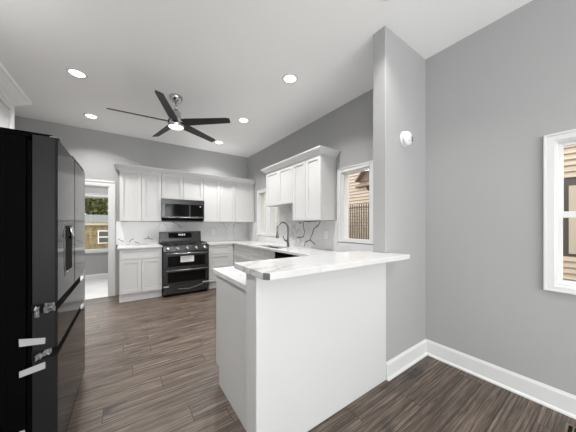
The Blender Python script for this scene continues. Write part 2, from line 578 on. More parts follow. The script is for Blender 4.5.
# ------------------------------------------------------------------ windows
def window(name, label, loc, rz, w, h, casing, meeting=None, mullion=None, bottom=None, drop_sides=True):
    """Local frame: x along the wall, y outwards through the wall, z up; origin at the lower inner corner of the opening."""
    r = struct_empty(name, label, loc, rz)
    r['category'] = 'window'
    bot = casing if bottom is None else bottom
    b = MB()
    t = 0.016
    b.box(-casing, 0.004, -t, 0, -bot, h + casing)
    b.box(w - 0.004, w + casing, -t, 0, -bot, h + casing)
    b.box(0.004, w - 0.004, -t, 0, h - 0.004, h + casing)
    b.box(0.004, w - 0.004, -t, 0, -bot, 0.004)
    bb = 0.014                                             # raised outer band of the casing
    b.box(-casing, -casing + bb, -t - 0.010, -t, -bot, h + casing)
    b.box(w + casing - bb, w + casing, -t - 0.010, -t, -bot, h + casing)
    b.box(-casing + bb, w + casing - bb, -t - 0.010, -t, h + casing - bb, h + casing)
    b.box(-casing + bb, w + casing - bb, -t - 0.010, -t, -bot, -bot + bb)
    b.build('casing', M_trim, r, 0.002)
    b = MB()
    j = 0.014
    b.box(0, j, 0, WT, 0, h); b.box(w - j, w, 0, WT, 0, h)
    b.box(j, w - j, 0, WT, h - j, h); b.box(j, w - j, 0, WT, 0, j)
    b.build('jamb', M_vinyl, r, 0.001)

    def sash(xa, xb, za, zb, y, s=0.03, top=None, botr=None):
        top = s if top is None else top
        botr = s if botr is None else botr
        b = MB()
        b.box(xa, xa + s, y, y + 0.035, za, zb); b.box(xb - s, xb, y, y + 0.035, za, zb)
        b.box(xa + s, xb - s, y, y + 0.035, zb - top, zb); b.box(xa + s, xb - s, y, y + 0.035, za, za + botr)
        sa = b.build('sash', M_vinyl, r, 0.002)
        g = MB(); g.box(xa + s, xb - s, y + 0.014, y + 0.020, za + botr, zb - top)
        g.build('pane', M_glass, sa)
        return sa
    if meeting:
        sash(j, w - j, meeting - 0.022, h - j, 0.066, 0.022)
        sash(j, w - j, j, meeting + 0.022, 0.028, 0.022, 0.044, 0.03)
        lk = MB(); lk.box(w / 2 - 0.03, w / 2 + 0.03, 0.030, 0.046, meeting + 0.022, meeting + 0.034)
        lk.build('sash_lock', M_vinyl, r, 0.003)
    elif mullion:
        a, c = mullion
        b = MB(); b.box(a, c, -t, WT, j, h - j); b.build('mullion', M_trim, r, 0.003)
        sash(j, a, j, h - j, 0.016, 0.020); sash(c, w - j, j, h - j, 0.016, 0.020)
    else:
        sash(j, w - j, j, h - j, 0.014, 0.018)
    return r


def right_window(name, label, op, casing, **kw):
    # rz = -90: local x runs towards -y in the world, local y towards +x
    return window(name, label, (XR, op[1], op[2]), -H90, op[1] - op[0], op[3] - op[2], casing, **kw)


right_window('window_1', 'white double-hung window in the long wall beside the dining floor', NEAR_W, 0.05, meeting=0.52, bottom=0.035)
right_window('window_2', 'narrow white window between the partition and the sink-side wall cabinets', KIT_W, 0.055, bottom=0.018)
right_window('window_3', 'white twin window in the kitchen corner behind the faucet', SINK_W, 0.07, mullion=(0.34, 0.52), bottom=0.025)
window('window_4', 'window framing trees and an ochre building beyond the doorway', (FAR_W[0], YN, FAR_W[2]), 0, FAR_W[1] - FAR_W[0], FAR_W[3] - FAR_W[2], 0.07, bottom=0.05)
window('window_5', 'unseen wide picture window added behind the dining end to let light in', (REAR_W[1], YF, REAR_W[2]), math.pi, REAR_W[1] - REAR_W[0], REAR_W[3] - REAR_W[2], 0.08)  # unseen window, added to bring ambient light in from behind


window('window_6', 'unseen wide picture window added in the side of the dining end to let light in', (XL, SIDE_W[0], SIDE_W[2]), H90, SIDE_W[1] - SIDE_W[0], SIDE_W[3] - SIDE_W[2], 0.08)  # second unseen window, added for more light from the side

# ------------------------------------------------------------------ cabinets
def shaker(b, x0, x1, z0, z1, y=0.0, t=0.02, rail=0.058, deep=0.013):
    """A shaker front in the plane y (front face) with thickness t behind it."""
    b.box(x0, x0 + rail, y, y + t, z0, z1); b.box(x1 - rail, x1, y, y + t, z0, z1)
    b.box(x0 + rail, x1 - rail, y, y + t, z1 - rail, z1); b.box(x0 + rail, x1 - rail, y, y + t, z0, z0 + rail)
    b.box(x0 + rail, x1 - rail, y + deep, y + t, z0 + rail, z1 - rail)


def cabinet(name, label, loc, rz, w, depth, z0, z1, doors, drawer=None, toe=0.0, group=None, drawers=None, body_from=0.0, body_to=None, end_panel=None, gap=0.0035):
    """doors: number of doors across; drawer: height of the drawer row on top; drawers: list of heights for a drawer stack."""
    r = thing(name, label, 'cabinet', loc, rz, group)
    bt = w if body_to is None else body_to
    b = MB()
    zb = z0 + toe
    b.box(body_from, bt, 0.0215, depth, zb, z1)
    b.build('body', M_cab, r, 0.001)
    if toe:
        k = MB(); k.box(body_from, bt, 0.075, depth - 0.01, z0, zb); k.build('toe_kick', M_kick, r)
    zt = z1 - 0.004
    if drawers:
        z = zt
        for hgt in drawers:
            b = MB(); shaker(b, gap, w - gap, z - hgt + 2 * gap, z, rail=0.05); b.build('drawer', M_cab, r, 0.0012)
            z -= hgt
    else:
        if drawer:
            b = MB(); shaker(b, gap, w - gap, zt - drawer + 2 * gap, zt, rail=0.045); b.build('drawer', M_cab, r, 0.0012)
            zt -= drawer
        for k in range(doors):
            a, c = w * k / doors, w * (k + 1) / doors
            b = MB(); shaker(b, a + gap, c - gap, zb + gap, zt); b.build('door', M_cab, r, 0.0012)
    return r


CT = 0.95                 # counter height
CB = CT - 0.032           # counter underside
UZ0, UZ1 = 1.40, 2.33     # wall cabinets
BY = 4.815                # front plane of the base doors on the back wall
UY = 5.09                 # front plane of the wall cabinet doors
# back wall, base
cabinet('base_cabinet', 'white base cabinet with one drawer over two doors between doorway and range', (-0.10, BY, 0), 0, 0.637, YB - BY - 0.002, 0, CB, 2, drawer=0.185, toe=0.15, group='base cabinets')
cabinet('base_cabinet', 'white drawer base cabinet between the range and the kitchen corner', (1.374, BY, 0), 0, 0.475, YB - BY - 0.002, 0, CB, 0, drawers=[0.20, 0.28, 0.28], toe=0.15, group='base cabinets')
cf_ = [c for c in C.objects if c.get('label') == 'white drawer base cabinet between the range and the kitchen corner'][0]
b = MB(); b.box(0.475, 0.545, 0.008, 0.05, 0.15, CB - 0.004); b.build('corner_filler', M_cab, cf_, 0.001)
b = MB(); b.box(0.475, 0.545, 0.075, 0.11, 0.0, 0.15); b.build('toe_kick', M_kick, cf_)
# back wall, upper
G = 'wall cabinets on the range wall'
ud = YB - UY - 0.002
cabinet('wall_cabinet', 'tall two-door wall cabinet nearest the doorway', (-0.102, UY, 0), 0, 0.660, ud, UZ0, UZ1, 2, group=G)
cabinet('wall_cabinet', 'short two-door wall cabinet above the microwave', (0.560, UY, 0), 0, 0.788, ud, 1.845, UZ1, 2, group=G)
cabinet('wall_cabinet', 'tall two-door wall cabinet just past the microwave towards the corner', (1.350, UY, 0), 0, 0.712, ud, UZ0, UZ1, 2, group=G)
cabinet('wall_cabinet', 'single-door wall cabinet in the kitchen corner', (2.064, UY, 0), 0, 0.482, ud, UZ0, UZ1, 1, group=G)
# right wall, upper
UX = 2.23
G = 'wall cabinets on the sink wall'
cabinet('wall_cabinet', 'short two-door wall cabinet over the sink', (UX, 3.946, 0), -H90, 0.874, XR - UX - 0.002, 1.69, UZ1, 2, group=G)
cabinet('wall_cabinet', 'tall two-door wall cabinet with exposed side next to the narrow window', (UX, 3.070, 0), -H90, 0.670, XR - UX - 0.002, UZ0, UZ1, 2, group=G)
# right wall, base
BX = 1.915
cabinet('base_cabinet', 'white drawer base cabinet in the corner of the sink run', (BX, 4.795, 0), -H90, 0.805, XR - BX - 0.002, 0, CB, 0, drawers=[0.20, 0.28, 0.28], toe=0.15, group='base cabinets')
cabinet('base_cabinet', 'white two-door base cabinet under the sink', (BX, 3.988, 0), -H90, 0.868, XR - BX - 0.002, 0, 0.74, 2, drawer=None, toe=0.15, group='base cabinets')
fr = MB(); fr.box(BX + 0.001, BX + 0.0215, 3.123, 3.985, 0.745, CB - 0.004)
o = [c for c in C.objects if c.get('label') == 'white two-door base cabinet under the sink'][0]
ff = MB()
shaker(ff, 0.0025, 0.4315, 0.745, CB - 0.004, rail=0.045)
ff.build('false_drawer_front', M_cab, o, 0.0012)
ff = MB()
shaker(ff, 0.4365, 0.8655, 0.745, CB - 0.004, rail=0.045)
ff.build('false_drawer_front', M_cab, o, 0.0012)
ff = MB(); ff.box(0.0, 0.02, 0.0215, 0.63, 0.74, CB); ff.box(0.848, 0.868, 0.0215, 0.63, 0.74, CB); ff.box(0.02, 0.848, 0.0215, 0.035, 0.74, CB)
ff.build('apron', M_cab, o)
fr.bm.free()
cabinet('base_cabinet', 'white corner base cabinet joining the sink run to the peninsula', (BX, 2.490, 0), -H90, 0.48, XR - BX - 0.002, 0, CB, 1, drawer=0.185, toe=0.15, group='base cabinets')
# peninsula cabinets face the kitchen; the end panel is seen from the dining side
PX = 0.645
p1 = cabinet('base_cabinet', 'white peninsula base cabinet with a plain end panel beside the walkway', (1.265, 1.985, 0), math.pi, 0.620, 0.70, 0, CB, 2, drawer=0.185, toe=0.15, group='base cabinets')
b = MB()
b.prism([(0.0, 0.15), (0.0, CB), (0.70, CB), (0.70, 0.0), (0.07, 0.0), (0.07, 0.15)][::-1], 0.0, 0.012, axis='x')
ep = b.build('end_panel', M_cab, p1, 0.001); ep.location = (0.62, 0, 0)
cabinet('base_cabinet', 'white peninsula base cabinet behind the half wall by the partition', (1.900, 1.985, 0), math.pi, 0.632, 0.70, 0, CB, 2, drawer=0.185, toe=0.15, group='base cabinets')
# over the fridge
FX = -0.768
cabinet('wall_cabinet', 'white deep cabinet above the black fridge', (FX, 1.72, 0), H90, 1.18, FX - XL - 0.002, 1.87, UZ1, 2)


def crown(name, label, path, ends=(False, False)):
    """Crown moulding along a plan path (list of xy); outward is to the right of travel."""
    prof = [(0.0015, -0.004), (0.006, -0.004), (0.012, 0.008), (0.028, 0.018), (0.066, 0.056), (0.078, 0.062), (0.084, 0.080), (0.0015, 0.080)]
    b = MB()
    n = len(path)
    P = [Vector((x, y)) for x, y in path]
    rings = []
    for i in range(n):
        din = (P[i] - P[i - 1]).normalized() if i > 0 else (P[1] - P[0]).normalized()
        dout = (P[i + 1] - P[i]).normalized() if i < n - 1 else din
        n1 = Vector((din.y, -din.x)); n2 = Vector((dout.y, -dout.x))
        m = n1 + n2
        m = m / m.dot(n1) if m.length > 1e-6 else n1
        rings.append([b.bm.verts.new((P[i].x + m.x * o_, P[i].y + m.y * o_, UZ1 + z_)) for o_, z_ in prof])
    k = len(prof)
    for A, B in zip(rings[:-1], rings[1:]):
        for j in range(k):
            l = (j + 1) % k
            b.bm.faces.new((A[j], A[l], B[l], B[j]))
    b.bm.faces.new(rings[0]); b.bm.faces.new(rings[-1][::-1])
    o = b.build(name, M_trim)
    return tag(o, label, 'moulding', 'crown mouldings')


crown('crown_moulding', 'white crown moulding along the wall cabinets over the range', [(-0.102, YB - 0.002), (-0.102, UY), (XR - 0.004, UY)])
crown('crown_moulding', 'white crown moulding on the wall cabinets over the sink', [(XR - 0.002, 3.946), (UX, 3.946), (UX, 2.40), (XR - 0.002, 2.40)])
crown('crown_moulding', 'white crown moulding on the cabinet above the fridge', [(XL + 0.002, 1.72), (FX, 1.72), (FX, 2.90), (XL + 0.002, 2.90)])

# ------------------------------------------------------------------ counters and backsplash
b = MB(); b.box(-0.130, 0.540, BY - 0.025, YB - 0.002, CB, CT)
tag(b.build('countertop', M_quartz, None, 0.003), 'short white quartz countertop between the doorway and the range', 'countertop', 'quartz countertops')
SKX0, SKX1, SKY0, SKY1 = 1.985, 2.275, 3.16, 3.86       # sink cut-out
b = MB()
b.box(1.372, XR - 0.002, BY - 0.025, YB - 0.002, CB, CT)
b.box(BX - 0.025, XR - 0.002, SKY1, BY - 0.025, CB, CT)
b.box(BX - 0.025, SKX0, SKY0, SKY1, CB, CT)
b.box(SKX1, XR - 0.002, SKY0, SKY1, CB, CT)
b.box(BX - 0.025, XR - 0.002, 2.04, SKY0, CB, CT)
b.box(0.615, XR - 0.002, 1.285, 2.04, CB, CT)
tag(b.build('countertop', M_quartz), 'long U-shaped white quartz countertop around the sink and lower peninsula', 'countertop', 'quartz countertops')
# raised bar top, wrapped round the end of the partition
BT0, BT1 = 1.052, 1.088
b = MB()
b.prism([(0.590, 1.003), (1.905, 0.985), (1.905, 1.150), (1.822, 1.150), (1.822, 1.415), (0.565, 1.415), (0.565, 1.030)], BT0, BT1, side_slots={6: 1})
tag(b.build('bar_top', [M_quartz, M_raw], None, 0.002), 'raised white quartz bar top on the white half wall', 'bar top')

BSX = XR - 0.02
Y5 = YB - 0.02


def vein(b, pts, plane, val, w, sgn):
    """A flat inlaid vein: short quads along a polyline lying on the slab face."""
    b.slot = 1
    n = len(pts)
    L_, R_ = [], []
    for i, (u, z) in enumerate(pts):
        p0 = Vector(pts[max(i - 1, 0)]); p1 = Vector(pts[min(i + 1, n - 1)])
        t = (p1 - p0).normalized(); nn = Vector((-t.y, t.x))
        ww = w * (0.35 if i in (0, n - 1) else 1.0) * (0.75 + 0.5 * ((i * 37) % 10) / 10)
        for S, s in ((L_, 1), (R_, -1)):
            q = Vector((u, z)) + nn * ww * s
            S.append(b.bm.verts.new((val, q.x, q.y) if plane == 'x' else (q.x, val, q.y)))
    for i in range(n - 1):
        f = b.bm.faces.new((L_[i], L_[i + 1], R_[i + 1], R_[i])); f.material_index = 1
    b.slot = 0


def jitter(pts, seed):
    rnd = random.Random(seed)
    out = []
    for (a, b_), (c, d_) in zip(pts[:-1], pts[1:]):
        for k in range(3):
            t = k / 3
            j = 0.006 if k else 0
            out.append((a + (c - a) * t + rnd.uniform(-j, j), b_ + (d_ - b_) * t + rnd.uniform(-j, j)))
    out.append(pts[-1])
    return out


b = MB(); b.box(-0.162, XR - 0.002, Y5, YB - 0.001, CT + 0.0005, UZ0 - 0.002)
for i, pts in enumerate([[(-0.135, 1.073), (-0.091, 1.038), (-0.037, 1.007)], [(0.036, 0.995), (0.074, 1.043), (0.12, 1.071)],
                         [(0.284, 1.059), (0.353, 1.056), (0.454, 1.041)], [(0.353, 1.115), (0.369, 1.044)],
                         [(0.206, 0.956), (0.2, 0.97), (0.12, 1.008)], [(0.79, 1.39), (0.846, 1.372), (0.914, 1.335), (0.983, 1.26)]]):
    vein(b, jitter(pts, i), 'y', Y5 - 0.0012, 0.0065, 1)
tag(b.build('backsplash', [M_quartz, M_vein]), 'white veined slab backsplash behind the range', 'backsplash', 'slab backsplashes')
b = MB()
b.box(BSX, XR - 0.001, SY1 + 0.002, Y5 - 0.001, CT + 0.0005, KIT_W[2] - 0.029)
b.box(BSX, XR - 0.001, KIT_W[1] + 0.058, SINK_W[0] - 0.073, KIT_W[2] - 0.029, UZ0 - 0.002)
b.box(BSX, XR - 0.001, 3.073, SINK_W[0] - 0.073, UZ0 - 0.002, 1.688)
b.box(BSX, XR - 0.001, SINK_W[1] + 0.073, Y5 - 0.001, KIT_W[2] - 0.029, UZ0 - 0.002)
for i, pts in enumerate([[(2.722, 1.396), (2.959, 1.392), (3.144, 1.388), (3.163, 1.323), (3.125, 1.227), (3.151, 1.129), (3.365, 1.095)],
                         [(2.722, 1.396), (2.761, 1.334), (2.871, 1.278), (2.941, 1.149), (2.987, 1.073), (3.106, 1.035), (3.132, 0.955)],
                         [(2.987, 1.073), (2.906, 1.047), (2.848, 1.012)], [(3.302, 1.396), (3.242, 1.36), (3.202, 1.389)]]):
    vein(b, jitter(pts, 20 + i), 'x', BSX - 0.0012, 0.0105, 1)
tag(b.build('backsplash', [M_quartz, M_vein]), 'slab backsplash with bold dark branching veins behind the faucet', 'backsplash', 'slab backsplashes')

# ------------------------------------------------------------------ sink and faucet
b = MB()
sz = 0.745
b.box(SKX0 - 0.01, SKX1 + 0.01, SKY0 - 0.01, SKY1 + 0.01, sz, sz + 0.006)
b.box(SKX0 - 0.01, SKX0 - 0.002, SKY0 - 0.01, SKY1 + 0.01, sz + 0.006, CB)
b.box(SKX1 + 0.002, SKX1 + 0.01, SKY0 - 0.01, SKY1 + 0.01, sz + 0.006, CB)
b.box(SKX0 - 0.002, SKX1 + 0.002, SKY0 - 0.01, SKY0 - 0.002, sz + 0.006, CB)
b.box(SKX0 - 0.002, SKX1 + 0.002, SKY1 + 0.002, SKY1 + 0.01, sz + 0.006, CB)
s = thing('sink', 'undermount steel sink sunk in the white countertop', 'sink', (0, 0, 0))
b.build('basin', M_sink, s)
b = MB(); b.lathe([(0.0, 0.0), (0.045, 0.0), (0.045, 0.004), (0.02, 0.004), (0.0, 0.002)], 24, (2.13, 3.48, sz + 0.006)); b.build('drain', M_steel, s)

fx, fy = 2.345, 3.36
f = thing('faucet', 'gunmetal gooseneck faucet with pull-down head beside the sink', 'faucet', (fx, fy, CT))
b = MB(); b.lathe([(0.0, 0.0), (0.030, 0.0), (0.030, 0.008), (0.024, 0.014), (0.022, 0.09), (0.017, 0.16), (0.0135, 0.24), (0.0, 0.24)], 24)
b.build('base', M_gunm, f)
b = MB()
R0 = 0.105
pts = [(0, 0, 0.20), (0, 0, 0.30)]
for k in range(0, 13):
    a = math.pi * k / 12
    pts.append((-R0 + R0 * math.cos(a), 0.02 * k / 12, 0.315 + R0 * 1.05 * math.sin(a)))
pts.append((-2 * R0, 0.02, 0.27))
b.tube(pts, 0.0135, 14); b.build('spout', M_gunm, f)
b = MB(); b.lathe([(0.0, 0.155), (0.024, 0.155), (0.026, 0.165), (0.018, 0.23), (0.0145, 0.285), (0.0, 0.285)], 20, (-2 * R0, 0.02, 0)); b.build('spray_head', M_gunm, f)
b = MB(); b.tube([(-0.01, 0, 0.09), (-0.055, 0.012, 0.11), (-0.072, 0.016, 0.13), (-0.09, 0.02, 0.19)], 0.009, 10, [0.016, 0.013, 0.009, 0.007]); b.build('lever', M_gunm, f)

# ------------------------------------------------------------------ dishwasher
dw = thing('dishwasher', 'black dishwasher under the counter between sink base and corner', 'dishwasher', (BX, 3.118, 0), -H90)
b = MB(); b.box(0.004, 0.622, 0.03, 0.60, 0.10, CB - 0.003); b.build('body', M_black, dw)
b = MB(); b.box(0.006, 0.620, 0.0, 0.028, 0.13, CB - 0.075); b.build('door', M_bgloss, dw, 0.004)
b = MB(); b.box(0.006, 0.620, 0.002, 0.028, CB - 0.072, CB - 0.005); b.build('control_strip', M_black, dw, 0.003)
b = MB(); b.box(0.02, 0.60, 0.08, 0.58, 0.0, 0.10); b.build('toe_kick', M_seal, dw)

# ------------------------------------------------------------------ range
rg = thing('range', 'black stainless double-oven gas range between the white base cabinets', 'range', (0.545, 4.735, 0))
RW = 0.822
b = MB(); b.box(0.0, RW, 0.035, 0.69, 0.03, 0.925); b.build('body', M_black, rg, 0.003)
b = MB()
for px, py in ((0.05, 0.10), (RW - 0.05, 0.10), (0.05, 0.62), (RW - 0.05, 0.62)):
    l = MB(); l.lathe([(0.0, 0.0), (0.02, 0.0), (0.016, 0.03), (0.0, 0.03)], 12, (px, py, 0)); l.build('foot', M_seal, rg)
b.bm.free()
b = MB(); b.box(-0.002, RW + 0.002, 0.02, 0.69, 0.926, 0.944); b.build('cooktop', M_bsteel, rg, 0.004)
# sloped knob panel
b = MB(); b.prism([(0.0, 0.835), (0.035, 0.835), (0.035, 0.926), (0.012, 0.926)], 0.002, RW - 0.002, axis='x'); cp = b.build('control_panel', M_bsteel, rg, 0.003)
for k in range(5):
    kx = 0.085 + k * (RW - 0.17) / 4
    kb = MB(); kb.lathe([(0.0, -0.040), (0.021, -0.040), (0.025, -0.034), (0.027, -0.004), (0.034, -0.002), (0.034, 0.006), (0.0, 0.006)], 24, (kx, 0.006, 0.882), axis='y')
    ko = kb.build('knob', M_chrome, rg)
# backguard with display
b = MB(); b.prism([(0.62, 0.944), (0.69, 0.944), (0.69, 1.19), (0.65, 1.19)], 0.0, RW, axis='x'); bgd = b.build('backguard', M_bsteel, rg, 0.004)
b = MB(); b.box(0.17, 0.62, 0.624, 0.635, 1.055, 1.165, Matrix.Rotation(-0.12, 3, 'X'), (0, 0.63, 1.11)); b.build('display_panel', M_dglass, bgd, 0.002)
b = MB()
for k in range(4):
    b.box(0.36 + k * 0.035, 0.383 + k * 0.035, 0.6215, 0.6235, 1.105, 1.14, Matrix.Rotation(-0.12, 3, 'X'), (0, 0.63, 1.11))
b.build('clock', M_led, bgd)
# burners and grates
for k, (px, py, r_) in enumerate(((0.16, 0.18, 0.045), (0.16, 0.48, 0.035), (0.411, 0.33, 0.055), (0.66, 0.18, 0.045), (0.66, 0.48, 0.035))):
    b = MB(); b.lathe([(0.0, 0.0), (r_ + 0.012, 0.0), (r_ + 0.012, 0.008), (r_, 0.010), (r_, 0.020), (0.0, 0.022)], 20, (px, py, 0.944)); b.build('burner', M_iron, rg)
for k in range(3):
    gx0, gx1 = 0.025 + k * 0.259, 0.025 + k * 0.259 + 0.252
    b = MB()
    for yy in (0.06, 0.20, 0.33, 0.46, 0.60):
        b.box(gx0, gx1, yy - 0.006, yy + 0.006, 0.975, 0.990)
    for xx in (gx0 + 0.006, (gx0 + gx1) / 2, gx1 - 0.006):
        b.box(xx - 0.006, xx + 0.006, 0.054, 0.606, 0.972, 0.987)
    for xx in (gx0 + 0.008, gx1 - 0.008):
        for yy in (0.062, 0.598):
            b.box(xx - 0.007, xx + 0.007, yy - 0.007, yy + 0.007, 0.944, 0.975)
    b.build('grate', M_iron, rg, 0.002)


def oven_door(z0, z1, handle_z, win):
    b = MB(); b.box(0.004, RW - 0.004, 0.0, 0.033, z0, z1); dr = b.build('oven_door', M_bsteel, rg, 0.004)
    b = MB(); b.box(0.075, RW - 0.075, -0.0025, 0.002, win[0], win[1]); b.build('oven_window', M_dglass, dr, 0.001)
    h = MB(); h.tube([(0.045, -0.045, handle_z), (RW - 0.045, -0.045, handle_z)], 0.0125, 14)
    h.box(0.05, 0.075, -0.045, 0.002, handle_z - 0.010, handle_z + 0.010); h.box(RW - 0.075, RW - 0.05, -0.045, 0.002, handle_z - 0.010, handle_z + 0.010)
    h.build('handle', M_steel, dr)
    return dr


up = oven_door(0.52, 0.826, 0.795, (0.555, 0.745))
lo = oven_door(0.225, 0.514, 0.488, (0.26, 0.45))
b = MB(); b.box(0.29, 0.53, -0.005, -0.003, 0.628, 0.742); ps = b.build('paper_sheet', M_paper, up)
b = MB()
for zz, xa, xb in ((0.722, 0.31, 0.50), (0.704, 0.31, 0.46), (0.686, 0.31, 0.51), (0.668, 0.31, 0.43), (0.65, 0.31, 0.49)):
    b.box(xa, xb, -0.0056, -0.0051, zz - 0.003, zz + 0.003)
b.build('print_marks', M_ink, ps)
b = MB(); b.box(0.004, RW - 0.004, 0.002, 0.033, 0.045, 0.219); sd = b.build('storage_drawer', M_bsteel, rg, 0.004)
b = MB(); b.box(0.004, 0.09, -0.004, 0.0015, 0.185, 0.205); b.build('tape_strip', M_tape, sd)
b = MB(); b.box(RW - 0.13, RW - 0.004, -0.004, 0.0015, 0.192, 0.216); b.build('tape_strip', M_tape, sd)
b = MB(); b.prism([(0.25, 0.128), (0.45, 0.106), (0.70, 0.168), (0.70, 0.182), (0.46, 0.124), (0.25, 0.140)], -0.0015, 0.0015, axis='y'); b.build('plastic_film', M_film, sd)  # diagonal strip shaped as the highlight on the drawer's protective film

# ------------------------------------------------------------------ microwave
mw = thing('microwave', 'black stainless over-range microwave hung under the short cabinet', 'microwave', (0.556, 5.02, 1.415))
MWW, MWH = 0.792, 0.422
b = MB(); b.box(0, MWW, 0.03, YB - 5.02 - 0.004, 0.025, MWH); b.build('body', M_black, mw, 0.003)
b = MB(); b.box(0.0, MWW, 0.0, 0.03, MWH - 0.095, MWH - 0.002); b.box(0, MWW, 0, 0.03, 0.055, 0.085)
b.box(0, 0.06, 0, 0.03, 0.085, MWH - 0.095); b.box(MWW - 0.03, MWW, 0, 0.03, 0.085, MWH - 0.095)
b.box(0.06, MWW - 0.03, 0.008, 0.03, 0.085, MWH - 0.095)
md = b.build('door', M_bsteel, mw, 0.003)
b = MB(); b.box(0.062, 0.495, 0.002, 0.010, 0.087, MWH - 0.097); b.build('window', M_dglass, md)
b = MB(); b.box(0.515, MWW - 0.032, 0.002, 0.010, 0.087, MWH - 0.097); kp = b.build('control_panel', M_dglass, mw)
b = MB(); b.box(0.70, 0.725, 0.0005, 0.0025, 0.285, 0.30); b.build('clock', M_led, kp)
h = MB(); h.tube([(0.03, -0.028, 0.062), (MWW - 0.03, -0.028, 0.062)], 0.010, 12)
h.box(0.04, 0.06, -0.028, 0.002, 0.056, 0.069); h.box(MWW - 0.06, MWW - 0.04, -0.028, 0.002, 0.056, 0.069)
h.build('handle', M_steel, md)
b = MB(); b.box(0.01, MWW - 0.01, 0.012, 0.34, 0.0, 0.024)
for k in range(14):
    b.box(0.05 + k * 0.05, 0.075 + k * 0.05, 0.008, 0.014, 0.005, 0.018)
b.build('vent', M_seal, mw)

# ------------------------------------------------------------------ fridge
fg = thing('fridge', 'tall glossy black french-door fridge with tape strips and film still on', 'fridge', (-0.30, 1.703, 0), 0)
# local: x = 0 is the front of the doors, negative x goes to the wall; y along the front
FW = 1.0
b = MB(); b.box(-0.80, -0.115, 0.006, FW - 0.006, 0.03, 1.775); b.box(-0.115, -0.097, 0.02, FW - 0.02, 0.05, 1.765); b.build('body', M_black, fg, 0.004)
for px, py in ((-0.2, 0.07), (-0.2, FW - 0.07), (-0.72, 0.07), (-0.72, FW - 0.07)):
    l = MB(); l.lathe([(0.0, 0.0), (0.025, 0.0), (0.02, 0.03), (0.0, 0.03)], 12, (px, py, 0)); l.build('foot', M_seal, fg)
for y0_ in (0.01, FW - 0.08):
    b = MB(); b.box(-0.16, -0.02, y0_, y0_ + 0.07, 1.792, 1.805); b.box(-0.24, -0.10, y0_, y0_ + 0.07, 1.7755, 1.805); b.build('hinge_cover', M_black, fg, 0.004)


def slab_door(name, y0, y1, z0, z1, mats, bottom_cut=0.0):
    """Door slab with rounded front vertical edges; the front face is glossy, its sides satin."""
    b = MB()
    prof = [(-0.092, y0), (-0.010, y0), (-0.003, y0 + 0.003), (0.0, y0 + 0.010), (0.0, y1 - 0.010), (-0.003, y1 - 0.003), (-0.010, y1), (-0.092, y1)]
    b.prism(prof[::-1] if False else prof, z0, z1, side_slots={0: 1, 6: 1})
    return b.build(name, mats, fg, 0.0015)


FM = [M_bgloss, M_doorside]
dl = slab_door('door', 0.0, 0.497, 0.925, 1.79, FM)
dr_ = slab_door('door', 0.503, FW, 0.925, 1.79, FM)
fz1 = slab_door('freezer_drawer', 0.0, FW, 0.685, 0.880, FM)
fz2 = slab_door('freezer_drawer', 0.0, FW, 0.055, 0.640, FM)
# dark finger-pull channels between the fronts
b = MB(); b.box(-0.095, -0.030, 0.004, FW - 0.004, 0.882, 0.923); b.build('handle_channel', M_seal, fg)
b = MB(); b.box(-0.095, -0.030, 0.004, FW - 0.004, 0.642, 0.683); b.build('handle_channel', M_seal, fg)
# dispenser in the near door
b = MB()
b.box(-0.001, 0.003, 0.165, 0.180, 1.03, 1.34); b.box(-0.001, 0.003, 0.385, 0.400, 1.03, 1.34)
b.box(-0.001, 0.003, 0.180, 0.385, 1.325, 1.34); b.box(-0.001, 0.003, 0.180, 0.385, 1.03, 1.045)
dp = b.build('dispenser_frame', M_bsteel, dl, 0.001)
b = MB(); b.box(-0.001, 0.0015, 0.180, 0.385, 1.045, 1.325); b.build('dispenser_recess', M_seal, dp)
b = MB(); b.tube([(0.002, 0.29, 1.315), (0.014, 0.29, 1.30), (0.018, 0.29, 1.265), (0.008, 0.29, 1.245)], 0.012, 10); b.build('dispenser_lever', M_chrome, dp)
b = MB(); b.box(0.0012, 0.010, 0.20, 0.365, 1.045, 1.055); b.build('drip_tray', M_steel, dp)


def strip_on_side(pts, material, name='tape_strip', parent=None):
    """A strip stuck on the near side (local plane y = 0): pts in local x, z."""
    b = MB(); b.prism(pts, -0.0016, -0.0002, axis='y'); return b.build(name, material, parent or fg)


strip_on_side([(-0.136, 0.726), (-0.046, 0.716), (-0.044, 0.746), (-0.137, 0.764)], M_tape)
strip_on_side([(-0.136, 0.572), (-0.045, 0.588), (-0.045, 0.622), (-0.136, 0.603)], M_tape)
strip_on_side([(-0.140, 0.290), (-0.115, 0.290), (-0.118, 0.306), (-0.136, 0.306)], M_tape)


def film(name_, x0, x1, z0, z1, seed, slant=0.0, y=-0.012, amp=0.010, n=7):
    """Crumpled loose film hanging off the near side."""
    rnd = random.Random(seed)
    b = MB()
    vs = [[b.bm.verts.new((x0 + (x1 - x0) * i / n, y + rnd.uniform(-amp, amp), z0 + (z1 - z0) * j / 4 + slant * i / n + rnd.uniform(-0.006, 0.006) * (0 < i < n))) for j in range(5)] for i in range(n + 1)]
    for i in range(n):
        for j in range(4):
            b.bm.faces.new((vs[i][j], vs[i + 1][j], vs[i + 1][j + 1], vs[i][j + 1]))
    o = b.build(name_, M_film, fg)
    s_ = o.modifiers.new('thickness', 'SOLIDIFY'); s_.thickness = 0.0012
    return o


film('plastic_film', -0.078, -0.020, 0.640, 0.668, 3, 0.024)
film('plastic_film', -0.082, -0.064, 0.862, 0.915, 5, 0.0, n=3)
film('plastic_film', -0.046, -0.006, 0.880, 0.925, 8, 0.0, amp=0.013)
